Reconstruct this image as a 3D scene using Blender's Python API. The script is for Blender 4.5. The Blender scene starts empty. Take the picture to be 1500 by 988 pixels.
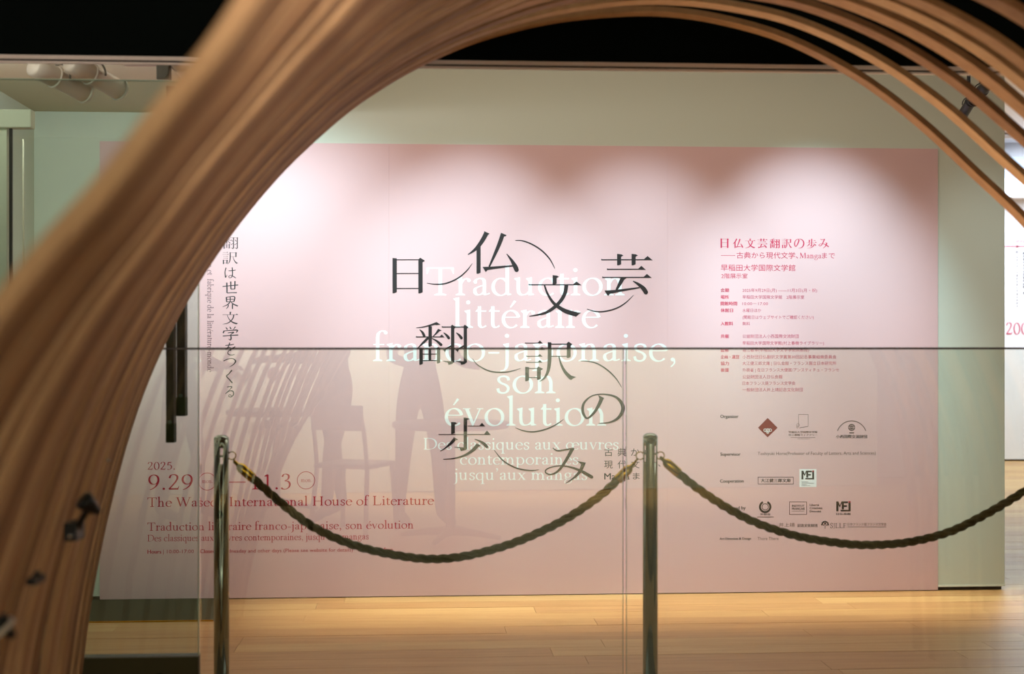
import bpy, bmesh, math, random
from mathutils import Vector, Matrix
random.seed(7)
PI = math.pi
C = bpy.context.scene.collection
sc = bpy.context.scene

# ------------------------------------------------------------------ camera, world, light, exposure
F = 2083.33          # focal length in pixels of the 1500 x 988 frame
EYE = 1.25           # eye height
HOR = 500.0          # row of the horizon
cam_d = bpy.data.cameras.new('camera'); cam = bpy.data.objects.new('camera', cam_d); C.objects.link(cam)
cam_d.sensor_width = 36.0; cam_d.lens = 50.0
cam.location = (0, 0, EYE); cam.rotation_euler = (PI/2, 0, 0)
cam_d.shift_y = (HOR-494.0)/1500.0
cam_d.clip_start = 0.05; cam_d.clip_end = 100
cam_d.dof.use_dof = True; cam_d.dof.focus_distance = 6.9; cam_d.dof.aperture_fstop = 3.2
sc.camera = cam
sc.view_settings.view_transform = 'Standard'; sc.view_settings.look = 'None'
sc.view_settings.gamma = 1.0; sc.view_settings.use_curve_mapping = False
sc.view_settings.exposure = 0.0
w = bpy.data.worlds.new('world'); sc.world = w; w.use_nodes = True
w.node_tree.nodes['Background'].inputs[0].default_value = (1.0, 0.90, 0.78, 1)
w.node_tree.nodes['Background'].inputs[1].default_value = 0.13
sc.cycles.max_bounces = 8; sc.cycles.transparent_max_bounces = 16; sc.cycles.diffuse_bounces = 4
sc.cycles.caustics_reflective = False; sc.cycles.caustics_refractive = False
sc.cycles.sample_clamp_indirect = 4.0

MW = 0.0655          # slope of the wall, the glass and the floorboards across the view
YAW = math.atan(MW)
Y_WALL, Y_GLASS = 6.985, 4.2

def area(name, loc, rot, size, power, col, spread=PI):
    d = bpy.data.lights.new(name, 'AREA'); d.shape = 'RECTANGLE'; d.size, d.size_y = size
    d.energy = power; d.color = col; d.spread = spread
    o = bpy.data.objects.new(name, d); C.objects.link(o); o.location = loc; o.rotation_euler = rot
    return o
def spot(name, loc, aim, power, col, deg, blend=0.9, r=0.04):
    d = bpy.data.lights.new(name, 'SPOT'); d.energy = power; d.color = col
    d.spot_size = math.radians(deg); d.spot_blend = blend; d.shadow_soft_size = r
    o = bpy.data.objects.new(name, d); C.objects.link(o); o.location = loc
    o.rotation_euler = (Vector(aim)-Vector(loc)).to_track_quat('-Z', 'Y').to_euler()
    return o
# wall washers above the pink panel
for (x, p, dg) in ((-0.18, 245, 50), (0.64, 205, 48), (1.50, 310, 51)):
    yw = Y_WALL + MW*x
    spot('wall_washer', (x+0.02, yw-1.25, 3.02), (x, yw, 1.12), p, (0.55, 0.85, 0.97), dg, 1.0)
spot('wall_washer', (2.42, Y_WALL-0.95, 3.0), (2.42, Y_WALL+0.15, 1.0), 42, (0.80, 0.95, 1.0), 50, 1.0)
# row of downlights close to the wall: floor strip and foot of the panel
area('downlight_row', (0.25, Y_WALL-0.36, 3.12), (0, 0, YAW), (4.6, 0.06), 16, (1.0, 0.90, 0.74), math.radians(27))
spot('wall_washer', (-1.22, 5.75, 2.30), (-1.12, 6.9, 1.50), 100, (0.55, 0.85, 0.97), 84, 1.0)
# soft warm light of the exhibition space between glass and wall
area('gallery_ceiling_light', (0.4, 5.6, 3.10), (0, 0, 0), (4.2, 0.8), 31, (1.0, 0.92, 0.77))
# far white room on the right
area('far_room_light', (5.2, 12.5, 3.3), (0, 0, 0), (3.0, 4.0), 270, (0.74, 0.87, 1.0))
# reading area behind the camera: only its own ceiling lights
area('reading_room_light', (0.6, -2.5, 2.7), (math.radians(-38), 0, 0), (5.0, 0.3), 200, (1.0, 0.96, 0.84), math.radians(110))
# added warm fill spots, out of view, that brighten the timber ribs
spot('rib_fill_right', (1.5, 4.08, 0.25), (1.25, 3.3, 2.1), 110, (1.0, 0.76, 0.48), 80, 1.0, 0.10)
spot('rib_fill_left', (0.9, 3.9, 2.4), (-0.70, 2.4, 2.1), 22, (1.0, 0.90, 0.78), 100, 1.0, 0.30)
spot('rib_fill_near', (0.50, -0.30, 1.62), (-0.60, 2.35, 1.98), 185, (1.0, 0.86, 0.72), 33, 1.0, 0.12)
# added fill lights hidden behind the bulkhead, brightening soffit, wall and door head
area('soffit_fill', (-1.75, 5.25, 2.32), (math.radians(80), 0, 0), (1.3, 0.06), 10, (0.9, 0.95, 1.0))
area('door_head_fill', (-1.95, 4.32, 2.30), (math.radians(70), 0, 0), (0.9, 0.15), 3.0, (1.0, 0.97, 0.85))

# ------------------------------------------------------------------ materials
def mat(name, col, rough=0.6, metal=0.0, spec=0.5, noise=None, bump=0.0, scale=(1, 1, 1), nscale=8.0, col2=None, detail=6, emit=None):
    m = bpy.data.materials.new(name); m.use_nodes = True
    nt = m.node_tree; b = nt.nodes['Principled BSDF']
    b.inputs['Base Color'].default_value = (*col, 1); b.inputs['Roughness'].default_value = rough
    b.inputs['Metallic'].default_value = metal; b.inputs['Specular IOR Level'].default_value = spec
    if emit:
        b.inputs['Emission Color'].default_value = (*emit[0], 1); b.inputs['Emission Strength'].default_value = emit[1]
    if col2 or bump:
        tc = nt.nodes.new('ShaderNodeTexCoord'); mp = nt.nodes.new('ShaderNodeMapping')
        mp.inputs['Scale'].default_value = scale
        oi = nt.nodes.new('ShaderNodeObjectInfo'); ad = nt.nodes.new('ShaderNodeVectorMath'); ad.operation = 'ADD'
        ml = nt.nodes.new('ShaderNodeMath'); ml.operation = 'MULTIPLY'; ml.inputs[1].default_value = 37.0
        nt.links.new(oi.outputs['Random'], ml.inputs[0])
        nt.links.new(tc.outputs['Object'], ad.inputs[0]); nt.links.new(ml.outputs[0], ad.inputs[1])
        nt.links.new(ad.outputs[0], mp.inputs[0])
        n = nt.nodes.new('ShaderNodeTexNoise'); n.inputs['Scale'].default_value = nscale; n.inputs['Detail'].default_value = detail
        nt.links.new(mp.outputs[0], n.inputs['Vector'])
        if col2:
            r = nt.nodes.new('ShaderNodeValToRGB')
            r.color_ramp.elements[0].position = 0.3; r.color_ramp.elements[1].position = 0.7
            r.color_ramp.elements[0].color = (*col, 1); r.color_ramp.elements[1].color = (*col2, 1)
            nt.links.new(n.outputs['Fac'], r.inputs[0]); nt.links.new(r.outputs[0], b.inputs['Base Color'])
        if bump:
            bp = nt.nodes.new('ShaderNodeBump'); bp.inputs['Strength'].default_value = bump; bp.inputs['Distance'].default_value = 0.002
            nt.links.new(n.outputs['Fac'], bp.inputs['Height']); nt.links.new(bp.outputs[0], b.inputs['Normal'])
    return m
def sr(r, g, b):
    f = lambda c: (c/255/12.92) if c/255 <= 0.04045 else ((c/255+0.055)/1.055)**2.4
    return (f(r), f(g), f(b))
def glass_mat(name, tint, refl, edge=False):
    m = bpy.data.materials.new(name); m.use_nodes = True; nt = m.node_tree
    nt.nodes.remove(nt.nodes['Principled BSDF']); out = nt.nodes['Material Output']
    tr = nt.nodes.new('ShaderNodeBsdfTransparent'); tr.inputs[0].default_value = (*tint, 1)
    gl = nt.nodes.new('ShaderNodeBsdfGlossy'); gl.inputs['Roughness'].default_value = 0.0
    gl.inputs['Color'].default_value = (0.93, 1.0, 0.90, 1)
    lw = nt.nodes.new('ShaderNodeFresnel'); lw.inputs['IOR'].default_value = 1.5
    mu = nt.nodes.new('ShaderNodeMath'); mu.operation = 'MULTIPLY'; mu.inputs[1].default_value = refl; mu.use_clamp = True
    mx = nt.nodes.new('ShaderNodeMixShader')
    nt.links.new(lw.outputs[0], mu.inputs[0]); nt.links.new(mu.outputs[0], mx.inputs[0])
    nt.links.new(tr.outputs[0], mx.inputs[1]); nt.links.new(gl.outputs[0], mx.inputs[2])
    nt.links.new(mx.outputs[0], out.inputs[0])
    return m
M = {}
M['wall'] = mat('warm_white_paint', sr(216, 218, 202), 0.85, bump=0.1, nscale=60)
M['wall_end'] = mat('wall_end_paint', sr(236, 232, 214), 0.8)
M['black'] = mat('black_bulkhead_paint', (0.0010, 0.0026, 0.0022), 0.9, spec=0.1)
M['ceil'] = mat('gallery_ceiling_paint', sr(200, 190, 165), 0.9)
M['trackl'] = mat('pale_aluminium_channel', sr(240, 222, 216), 0.6)
M['trackd'] = mat('dark_slot', sr(46, 38, 34), 0.7)
M['pink'] = mat('pink_vinyl', sr(230, 188, 187), 0.55, spec=0.3, bump=0.05, nscale=40)
M['white'] = mat('white_vinyl', sr(248, 246, 244), 0.6)
M['ink'] = mat('black_vinyl', sr(38, 30, 30), 0.5)
M['ink_soft'] = mat('grey_print', sr(110, 84, 78), 0.6)
M['red'] = mat('crimson_vinyl', sr(184, 22, 52), 0.55)
M['rose'] = mat('rose_print', sr(200, 66, 98), 0.55)
M['hotrose'] = mat('bright_rose_print', sr(206, 32, 78), 0.55)
M['maroon'] = mat('maroon_print', sr(128, 28, 30), 0.55)
M['plum'] = mat('plum_print', sr(96, 60, 66), 0.55)
M['plank'] = [mat('oak_plank', sr(*a), 0.42, spec=0.4, col2=sr(*b), scale=(0.5, 7, 7), nscale=5, bump=0.12)
              for a, b in (((188, 142, 88), (204, 162, 106)), ((180, 132, 80), (198, 152, 98)), ((196, 152, 96), (210, 170, 114)), ((174, 128, 78), (198, 152, 98)))]
M['rib'] = [mat('laminated_timber', sr(*a), 0.65, spec=0.25, col2=sr(*b), scale=(5, 5, 1), nscale=5, bump=0.1)
            for a, b in (((172, 128, 92), (190, 146, 108)), ((142, 100, 70), (162, 120, 86)), ((190, 148, 110), (206, 164, 124)))]  # tones spread apart to put the ribs' lit and shaded lines into the colour
M['darkwood'] = mat('dark_timber', sr(74, 46, 34), 0.55, col2=sr(98, 66, 46), scale=(8, 8, 1), nscale=6)
M['glass'] = glass_mat('clear_glass', (0.925, 0.94, 0.91), 1.35)
M['glass_door'] = glass_mat('greenish_glass', (0.83, 0.92, 0.88), 0.9)
M['glass_edge'] = mat('glass_edge_green', sr(190, 210, 185), 0.2)
M['seal'] = mat('dark_top_seal', sr(52, 30, 28), 0.4)
M['rail'] = mat('bronze_olive_rail', sr(74, 68, 44), 0.7, spec=0.2)
M['chrome'] = mat('polished_steel', sr(146, 154, 152), 0.12, metal=1.0)
M['slot'] = mat('slot_black', sr(16, 16, 15), 0.6)
M['brass'] = mat('brass', sr(200, 160, 50), 0.2, metal=1.0)
M['ropem'] = mat('olive_rope', sr(74, 70, 48), 0.95, spec=0.1, col2=sr(104, 98, 70), nscale=160, bump=0.7)
M['lampw'] = mat('white_lamp_enamel', sr(232, 222, 208), 0.45)
M['lampb'] = mat('black_lamp_enamel', sr(16, 17, 18), 0.45)
M['grey'] = mat('grey_bracket', sr(120, 116, 104), 0.5, metal=0.4)
M['screw'] = mat('bright_screw', sr(230, 230, 225), 0.25, metal=1.0)
M['farwhite'] = mat('white_wall_paint', sr(238, 238, 242), 0.8)
M['blue'] = mat('pale_blue_panel', sr(176, 190, 204), 0.6)
M['dark_cloth'] = mat('dark_cloth', sr(44, 38, 38), 0.9)
M['denim'] = mat('dark_denim', sr(50, 46, 52), 0.9)
M['skin'] = mat('skin', sr(196, 150, 126), 0.6)
M['hair'] = mat('black_hair', sr(24, 20, 18), 0.7)
M['tee'] = mat('white_cotton', sr(236, 234, 226), 0.9)
M['table'] = mat('walnut_table', sr(96, 66, 48), 0.5)
# ------------------------------------------------------------------ mesh helpers
class MB:
    def __init__(s): s.v = []; s.f = []
    def poly(s, pts): n = len(s.v); s.v += [tuple(p) for p in pts]; s.f.append(tuple(range(n, n+len(pts)))); return s
    def box(s, a, b):
        (x0, y0, z0), (x1, y1, z1) = a, b; n = len(s.v)
        s.v += [(x0,y0,z0),(x1,y0,z0),(x1,y1,z0),(x0,y1,z0),(x0,y0,z1),(x1,y0,z1),(x1,y1,z1),(x0,y1,z1)]
        s.f += [tuple(n+i for i in q) for q in ((0,3,2,1),(4,5,6,7),(0,1,5,4),(1,2,6,5),(2,3,7,6),(3,0,4,7))]; return s
    def lathe(s, prof, seg=24, c=(0, 0, 0), axis='z', skip=None):
        n = len(s.v); cx, cy, cz = c
        for (r, h) in prof:
            for k in range(seg):
                a = 2*PI*(k+0.5)/seg; u, v_ = r*math.cos(a), r*math.sin(a)
                s.v.append({'z': (cx+u, cy+v_, cz+h), 'y': (cx+u, cy+h, cz+v_), 'x': (cx+h, cy+u, cz+v_)}[axis])
        for i in range(len(prof)-1):
            for k in range(seg):
                if skip and skip(i, k): continue
                a, b = n+i*seg+k, n+i*seg+(k+1) % seg
                s.f.append((a, b, b+seg, a+seg))
        if prof[0][0] > 1e-5: s.f.append(tuple(n+k for k in reversed(range(seg))))
        m = n+(len(prof)-1)*seg
        if prof[-1][0] > 1e-5: s.f.append(tuple(m+k for k in range(seg)))
        return s
    def tube(s, pts, r, seg=8, closed=False):
        pts = [Vector(p) for p in pts]; n = len(s.v); N = len(pts)
        up = None
        for i, p in enumerate(pts):
            if closed: t = pts[(i+1) % N]-pts[i-1]
            else: t = pts[min(i+1, N-1)]-pts[max(i-1, 0)]
            t.normalize()
            if up is None: up = t.orthogonal().normalized()
            up = (up - t*up.dot(t)).normalized(); sd = t.cross(up)
            rr = r[i] if isinstance(r, (list, tuple)) else r
            for k in range(seg):
                a = 2*PI*k/seg; s.v.append(tuple(p+up*(rr*math.cos(a))+sd*(rr*math.sin(a))))
        for i in range(N if closed else N-1):
            j = (i+1) % N
            for k in range(seg):
                s.f.append((n+i*seg+k, n+i*seg+(k+1) % seg, n+j*seg+(k+1) % seg, n+j*seg+k))
        if not closed:
            s.f.append(tuple(n+k for k in reversed(range(seg)))); m = n+(N-1)*seg; s.f.append(tuple(m+k for k in range(seg)))
        return s
    def build(s, name, m, parent=None, smooth=False):
        me = bpy.data.meshes.new(name); me.from_pydata(s.v, [], s.f); me.update()
        if m: me.materials.append(m)
        if smooth: me.polygons.foreach_set('use_smooth', [True]*len(me.polygons))
        o = bpy.data.objects.new(name, me); C.objects.link(o)
        if parent: o.parent = parent
        return o
def bevel(o, w_=0.002, seg=2):
    b = o.modifiers.new('bevel', 'BEVEL'); b.width = w_; b.segments = seg; b.limit_method = 'ANGLE'; return o
def autosmooth(o, deg=40):
    me = o.data; me.polygons.foreach_set('use_smooth', [True]*len(me.polygons))
    try: me.set_sharp_from_angle(angle=math.radians(deg))
    except Exception: pass
    return o
def tag(o, label, cat, group=None, kind=None):
    if label: o['label'] = label
    if cat: o['category'] = cat
    if group: o['group'] = group
    if kind: o['kind'] = kind
    return o
def empty(name, loc=(0, 0, 0), rz=0):
    o = bpy.data.objects.new(name, None); C.objects.link(o); o.location = loc; o.rotation_euler = (0, 0, rz)
    o.empty_display_size = 0.1; return o
def struct(o): o['kind'] = 'structure'; return o
def copy_tree(o, parent=None):
    kids = [c for c in bpy.data.objects if c.parent == o]
    c = o.copy(); C.objects.link(c)
    if parent: c.parent = parent
    for k in kids: copy_tree(k, c)
    return c
def at(px, py, Y): return Vector(((px-750)/F*Y, Y, EYE-(py-HOR)/F*Y))
def plane_Y(px, Y0): return Y0/(1-MW*(px-750)/F)
def at_plane(px, py, Y0): return at(px, py, plane_Y(px, Y0))
def cr(pts, n=8, closed=False):       # Catmull-Rom through points of any dimension
    out = []; N = len(pts)
    for i in range(N-1):
        p0 = pts[max(i-1, 0)]; p1 = pts[i]; p2 = pts[i+1]; p3 = pts[min(i+2, N-1)]
        for k in range(n):
            t = k/n
            out.append(tuple(0.5*((2*b)+(-a+c)*t+(2*a-5*b+4*c-d)*t*t+(-a+3*b-3*c+d)*t**3) for a, b, c, d in zip(p0, p1, p2, p3)))
    out.append(tuple(pts[-1])); return out

# ------------------------------------------------------------------ the setting
# frame shared by wall, glass, floorboards: local x along the wall, local y away from the camera
def frame_pt(lx, ly, z): # origin on the wall line at X=0
    return (lx*math.cos(YAW)-ly*math.sin(YAW), Y_WALL+lx*math.sin(YAW)+ly*math.cos(YAW), z)
def rotbox(name, a, b, m, parent=None, Y0=Y_WALL, bev=0):
    o = MB().box(a, b).build(name, m, parent)
    if parent is None: o.location = (0, Y0, 0); o.rotation_euler = (0, 0, YAW)
    if bev: bevel(o, bev)
    return o
def lx_of(px, Y0):                    # pixel column -> distance along a plane of the family
    Y = plane_Y(px, Y0); return (px-750)/F*Y/math.cos(YAW)
WX0, WX1 = lx_of(50, Y_WALL), lx_of(1472, Y_WALL)
struct(rotbox('wall_back', (WX0-0.02, 0.0, 0.018), (WX1, 0.22, 3.2), M['wall'], bev=0.003))
struct(rotbox('baseboard_back', (lx_of(300, Y_WALL), 0.015, 0.0), (WX1-0.012, 0.20, 0.018), M['trackd']))
struct(rotbox('trim_1', (lx_of(1374, Y_WALL), -0.004, 0.018), (WX1, 0.0, 0.026), M['wall_end']))
# the floor: a slab that carries the grain further than the single boards
fl = MB().box((-6, -4.2, -0.1), (9, 17, -0.006)).build('floor', M['plank'][0]); struct(fl)
row = 0.15
for j in range(-14, 58):
    y0 = j*row
    if j < 2: xa, xb = -2.6, 4.0
    else: xa, xb = 1.9 + (j*row)*0.30, 3.4+(j*row)*0.42
    x = xa - random.random()*1.6
    while x < xb:
        L = random.choice((1.8, 2.1, 1.5, 2.4))
        o = MB().box((x+0.0008, y0+0.0008, -0.012), (x+L-0.0008, y0+row-0.0008, random.uniform(-0.0004, 0.0004))).build('plank', random.choice(M['plank']), fl)
        o.location = (0, Y_WALL-0.003, 0); o.rotation_euler = (0, 0, YAW)
        x += L
# black bulkhead over the glass and its channel
def hY(py, Y): return EYE-(py-HOR)/F*Y
YT0 = Y_GLASS-0.054
struct(rotbox('ceiling_1', (-3.4, -0.05, hY(89.0, YT0+0.004)), (3.6, -0.01, 4.0), M['black'], Y0=Y_GLASS))
struct(rotbox('trim_2', (-3.4, 0, hY(95.2, YT0)), (3.6, 0.03, hY(89.3, YT0)), M['trackl'], Y0=YT0, bev=0.0008))
struct(rotbox('trim_3', (-3.4, 0.004, hY(97.9, YT0)), (3.6, 0.02, hY(95.2, YT0)), M['trackd'], Y0=YT0))
struct(rotbox('trim_4', (-3.4, 0, hY(101.4, YT0)), (3.6, 0.008, hY(97.9, YT0)), M['trackl'], Y0=YT0, bev=0.0008))
struct(MB().box((-6, -4.2, 4.0), (9, 4.6, 4.1)).build('ceiling', M['black']))
# gallery ceiling behind the bulkhead: high on the right, a lower soffit on the left
struct(rotbox('ceiling_2', (-1.15, -2.9, 3.2), (2.6, 0.3, 3.3), M['ceil']))
struct(rotbox('ceiling_3', (-3.6, -2.75, hY(161, 6.79)), (-1.15, 0.0, hY(161, 6.79)+0.12), M['ceil']))
struct(rotbox('trim_5', (-1.15, -2.75, hY(161, 6.79)+0.02), (-1.09, 0.0, 3.2), M['ceil']))
# return wall on the left with its door head
xl = WX0
struct(rotbox('wall_left', (xl-0.12, -1.5, 0), (xl, 0.0, hY(161, 6.79)), M['wall']))
hd = at(0, 160, 5.1)
struct(MB().box((-2.6, 5.0, hY(187, 5.0)), (at(45, 0, 5.0).x, 5.05, hY(160, 5.0))).build('trim_6', M['wall_end'])); bevel(bpy.data.objects['trim_6'], 0.004)
struct(MB().box((-2.6, 5.02, 0), (at(10, 0, 5.02).x, 5.05, hY(187, 5.0))).build('trim_7', M['wall_end']))
struct(MB().box((at(10.2, 0, 5.0).x, 5.02, 0), (at(14.4, 0, 5.0).x, 5.03, hY(187, 5.0))).build('trim_8', M['trackd']))
struct(MB().box((at(33, 0, 5.5).x, 5.5, 0), (at(34.5, 0, 5.5).x, 5.51, hY(187, 5.2))).build('trim_9', M['ceil']))
# far white room, seen past the end of the wall
struct(MB().box((3.6, 15.0, 0.0), (9.0, 15.2, 3.4)).build('wall_far', M['farwhite']))
struct(MB().box((8.9, 7.0, 0.0), (9.0, 15.0, 3.4)).build('wall_right', M['farwhite']))
struct(MB().box((3.2, 7.4, 3.4), (9.0, 15.2, 3.5)).build('ceiling_4', M['farwhite']))

# ------------------------------------------------------------------ lettering tools: everything is laid out on a plane in "photo pixels"
def smooth_w(pts, n=7): return cr(pts, n)
class Ink:
    """collects flat shapes in pixel coordinates (y down)"""
    def __init__(s): s.shapes = []
    def P(s, pts): s.shapes.append([tuple(p) for p in pts]); return s
    def S(s, pts, n=6, cap=False):
        q = cr(pts, n); L = []; R = []
        for i, (x, y, w_) in enumerate(q):
            a = q[max(i-1, 0)]; b = q[min(i+1, len(q)-1)]
            dx, dy = b[0]-a[0], b[1]-a[1]; d = math.hypot(dx, dy) or 1
            L.append((x-dy/d*w_/2, y+dx/d*w_/2)); R.append((x+dy/d*w_/2, y-dx/d*w_/2))
        for i in range(len(q)-1): s.shapes.append([L[i], L[i+1], R[i+1], R[i]])
        if cap:
            x, y, w_ = q[-1]; s.C(x, y, w_/2)
        return s
    def C(s, x, y, r, n=14): s.shapes.append([(x+r*math.cos(2*PI*k/n), y+r*math.sin(2*PI*k/n)) for k in range(n)]); return s
    def ring(s, x, y, r, t, n=40, a0=0, a1=360):
        a0, a1 = math.radians(a0), math.radians(a1)
        for k in range(n):
            a, b = a0+(a1-a0)*k/n, a0+(a1-a0)*(k+1)/n
            s.shapes.append([(x+(r+e)*math.cos(c), y+(r+e)*math.sin(c)) for c, e in ((a, -t/2), (a, t/2), (b, t/2), (b, -t/2))])
        return s
    def R(s, x0, y0, x1, y1): return s.P([(x0, y0), (x1, y0), (x1, y1), (x0, y1)])
    def frame(s, x0, y0, x1, y1, t):
        s.R(x0, y0, x1, y0+t); s.R(x0, y1-t, x1, y1); s.R(x0, y0, x0+t, y1); s.R(x1-t, y0, x1, y1); return s
    def h(s, x0, x1, y, t=11, u=(92, 36)):     # mincho horizontal with its triangle
        s.P([(x0, y-t*.9), (x0+14*t/11, y-t*.45), (x1, y-t/2), (x1, y+t/2), (x0, y+t*.6)])
        if u: s.P([(x1-u[0]*.7, y), (x1-u[0]*.25, y-u[1]), (x1+u[0]*.3, y+t*.6)])
        return s
    def v(s, x, y0, y1, w_=42, nub=True):
        s.P([(x-w_/2, y0), (x+w_/2, y0+w_*.1), (x+w_/2, y1-w_*.25), (x-w_*.1, y1), (x-w_/2, y1)])
        if nub: s.P([(x-w_/2, y0-2), (x+w_*.6, y0+w_*.1), (x+w_*1.05, y0+w_*.35), (x+w_/2, y0+w_*.7)])
        return s
    def box(s, f, dst):     # fit into another box (x0,y0,x1,y1)
        xs = [p[0] for q in s.shapes for p in q]; ys = [p[1] for q in s.shapes for p in q]
        a, b, c, d = min(xs), min(ys), max(xs), max(ys); x0, y0, x1, y1 = dst; o = Ink()
        for q in s.shapes: o.shapes.append([(x0+(x-a)/(c-a)*(x1-x0), y0+(y-b)/(d-b)*(y1-y0)) for x, y in q])
        return o
    def tf(s, sx, ox, oy): 
        for i, q in enumerate(s.shapes): s.shapes[i] = [(ox+x/sx, oy+y/sx) for x, y in q]
        return s
    def add(s, o): s.shapes += o.shapes; return s
def A(): return Ink()
K = {}
kA, kB, kC, kD, kE, kF = (7.057, 560, 330), (7.057, 750, 340), (12.35, 600, 460), (8.233, 750, 490), (12.35, 630, 600), (7.057, 720, 600)
g = A().v(128, 340, 705, 44, False).P([(106,338),(150,356),(128,366)]).v(395, 352, 706, 44, False).h(128, 395, 358, 10, None).h(128, 395, 500, 10, None).h(128, 395, 655, 10, None)
g.P([(368,358),(393,338),(438,366),(437,374),(415,386)]); K['日'] = g.tf(*kA)
g = A().S([(1078,78,48),(1040,150,44),(990,222,38),(940,268,24),(885,305,8)]).P([(1052,62),(1108,88),(1098,98),(1062,104)]).v(995, 205, 503, 42, False).P([(975,205),(1030,200),(1015,215)])
g.S([(1245,92,42),(1215,180,40),(1160,310,30),(1105,430,16)]).P([(1225,78),(1285,104),(1278,114),(1240,122)]).P([(1036,432),(1110,430),(1350,414),(1352,428),(1088,464),(1070,487)])
g.S([(1286,298,8),(1335,362,28),(1372,425,46),(1388,462,46)], cap=True); K['仏'] = g.tf(*kA)
g = A().v(441, 448, 545, 42).h(172, 690, 546, 10, (92, 34)).S([(562,550,40),(548,630,38),(505,710,36),(430,785,34),(330,842,24),(178,872,7)]).S([(335,550,16),(368,640,22),(430,735,30),(520,802,40),(600,835,46),(668,852,46)])
g.P([(650,830),(714,836),(690,852),(662,877),(640,868)]); K['文'] = g.tf(*kB)
g = A().h(922, 1425, 287, 11, (96, 38)).v(1107, 228, 345).v(1257, 228, 345).h(982, 1358, 386, 11, (84, 36)).h(932, 1418, 470, 11, (92, 36)).S([(1145,478,44),(1115,535,36),(1078,602,20)]).P([(1120,474),(1188,474),(1160,494)])
g.P([(956,606),(1060,600),(1316,570),(1320,582),(1010,640),(998,660),(985,655)]).S([(1250,508,8),(1305,540,28),(1358,585,44),(1384,624,44)], cap=True); K['芸'] = g.tf(*kB)
g = A().S([(120,255,10),(250,238,20),(380,205,30),(480,172,40)]).P([(488,148),(557,196),(480,205),(430,186)]).v(372, 220, 597, 62, False).S([(180,285,10),(232,335,40),(264,398,48)], cap=True)
g.S([(532,288,48),(480,355,30),(425,408,14)]).P([(515,270),(580,300),(545,318)]).h(115, 605, 418, 18, (95, 45)).S([(345,425,45),(245,525,40),(135,632,8)]).S([(400,442,12),(490,492,36),(568,560,52)], cap=True)
g.v(208, 612, 922, 62, False).v(524, 618, 897, 58, False).h(208, 524, 632, 14, None).h(208, 524, 728, 14, None).h(208, 524, 845, 14, None).v(368, 640, 845, 46, False).P([(495,622),(515,600),(570,630),(550,645)])
for dx in (0, 229):
    g.h(582+dx*1.02, 790+dx, 238, 18, None).v(779+dx, 212, 895, 60, False).P([(748+dx,228),(768+dx,196),(835+dx,242),(808+dx,270)])
    g.P([(750+dx,860),(809+dx,870),(770+dx,908),(705+dx,925),(690+dx,884),(605+dx,860),(605+dx,852)]).S([(613+dx,340,12),(670+dx,388,40),(708+dx,438,50)], cap=True)
    g.P([(750+dx,566),(750+dx,600),(662+dx,650),(640+dx,695),(622+dx,670),(598+dx,652)])
K['翻'] = g.tf(*kC)
g = A().h(158, 352, 106, 9, (64, 32)).h(145, 378, 183, 9, (64, 32)).h(172, 350, 265, 9, (60, 28)).h(172, 350, 338, 9, (60, 28)).v(182, 392, 566, 46, False).v(324, 408, 550, 46, False).h(182, 324, 412, 9, None).h(182, 324, 522, 9, None)
g.P([(298,412),(318,388),(373,418),(347,438)]).S([(452,96,42),(453,290,46),(438,430,38),(395,520,22),(333,571,5)]).P([(430,92),(480,110),(452,124)]).h(452, 685, 118, 11, None).v(684, 106, 287, 46, False).P([(655,116),(680,88),(728,120),(706,142)])
g.h(452, 684, 265, 9, None).S([(565,268,14),(595,370,26),(645,460,38),(712,528,50)]).P([(722,500),(775,517),(740,530),(710,553),(690,534)]); K['訳'] = g.tf(*kD)
K['の'] = A().S([(881.5,583,5.6),(878,592,5),(870,605,3.6),(860.5,613,2.6),(854.8,607,3.8),(853.4,598,4.0),(857,588.5,3),(868,580,1.8),(885,577.8,1.8),(902,582,3.2),(911,592,5),(912,602,5.2),(905,613,4),(893,619,2.2),(877,620.6,.9)], 8).P([(876,579),(885,583.4),(883,586.5),(878,584)])
g = A().v(415, 232, 445, 68, False).P([(375,228),(455,234),(492,252),(455,272)]).v(638, 152, 735, 62, False).P([(605,148),(665,152),(714,172),(668,190)]).P([(607,690),(668,700),(640,735),(555,756),(535,702),(443,686),(443,678)])
g.h(680, 965, 302, 11, (110, 60)).h(155, 1060, 455, 13, (125, 72)).S([(448,535,60),(375,615,48),(275,700,22),(183,757,10)]).P([(412,498),(508,545),(480,560)]).S([(805,540,10),(900,576,34),(985,632,52),(1025,678,50)], cap=True)
g.S([(862,642,66),(775,738,56),(625,832,38),(430,888,20),(238,905,13)]).P([(838,608),(920,658),(885,674)]); K['歩'] = g.tf(*kE)
g = A().S([(633,400,8),(680,428,14),(750,420,15),(845,402,14)]).S([(832,415,36),(790,492,32),(722,600,26),(665,655,20),(605,674,15),(558,652,14),(572,618,12),(650,590,10),(740,585,11),(840,604,18),(940,645,28),(1035,700,34)], cap=True)
g.P([(800,402),(850,398),(858,410),(840,435)]).S([(950,560,36),(915,640,32),(855,705,20),(765,767,5)]).P([(882,534),(975,552),(958,590),(925,565)]); K['み'] = g.tf(*kF)
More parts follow.
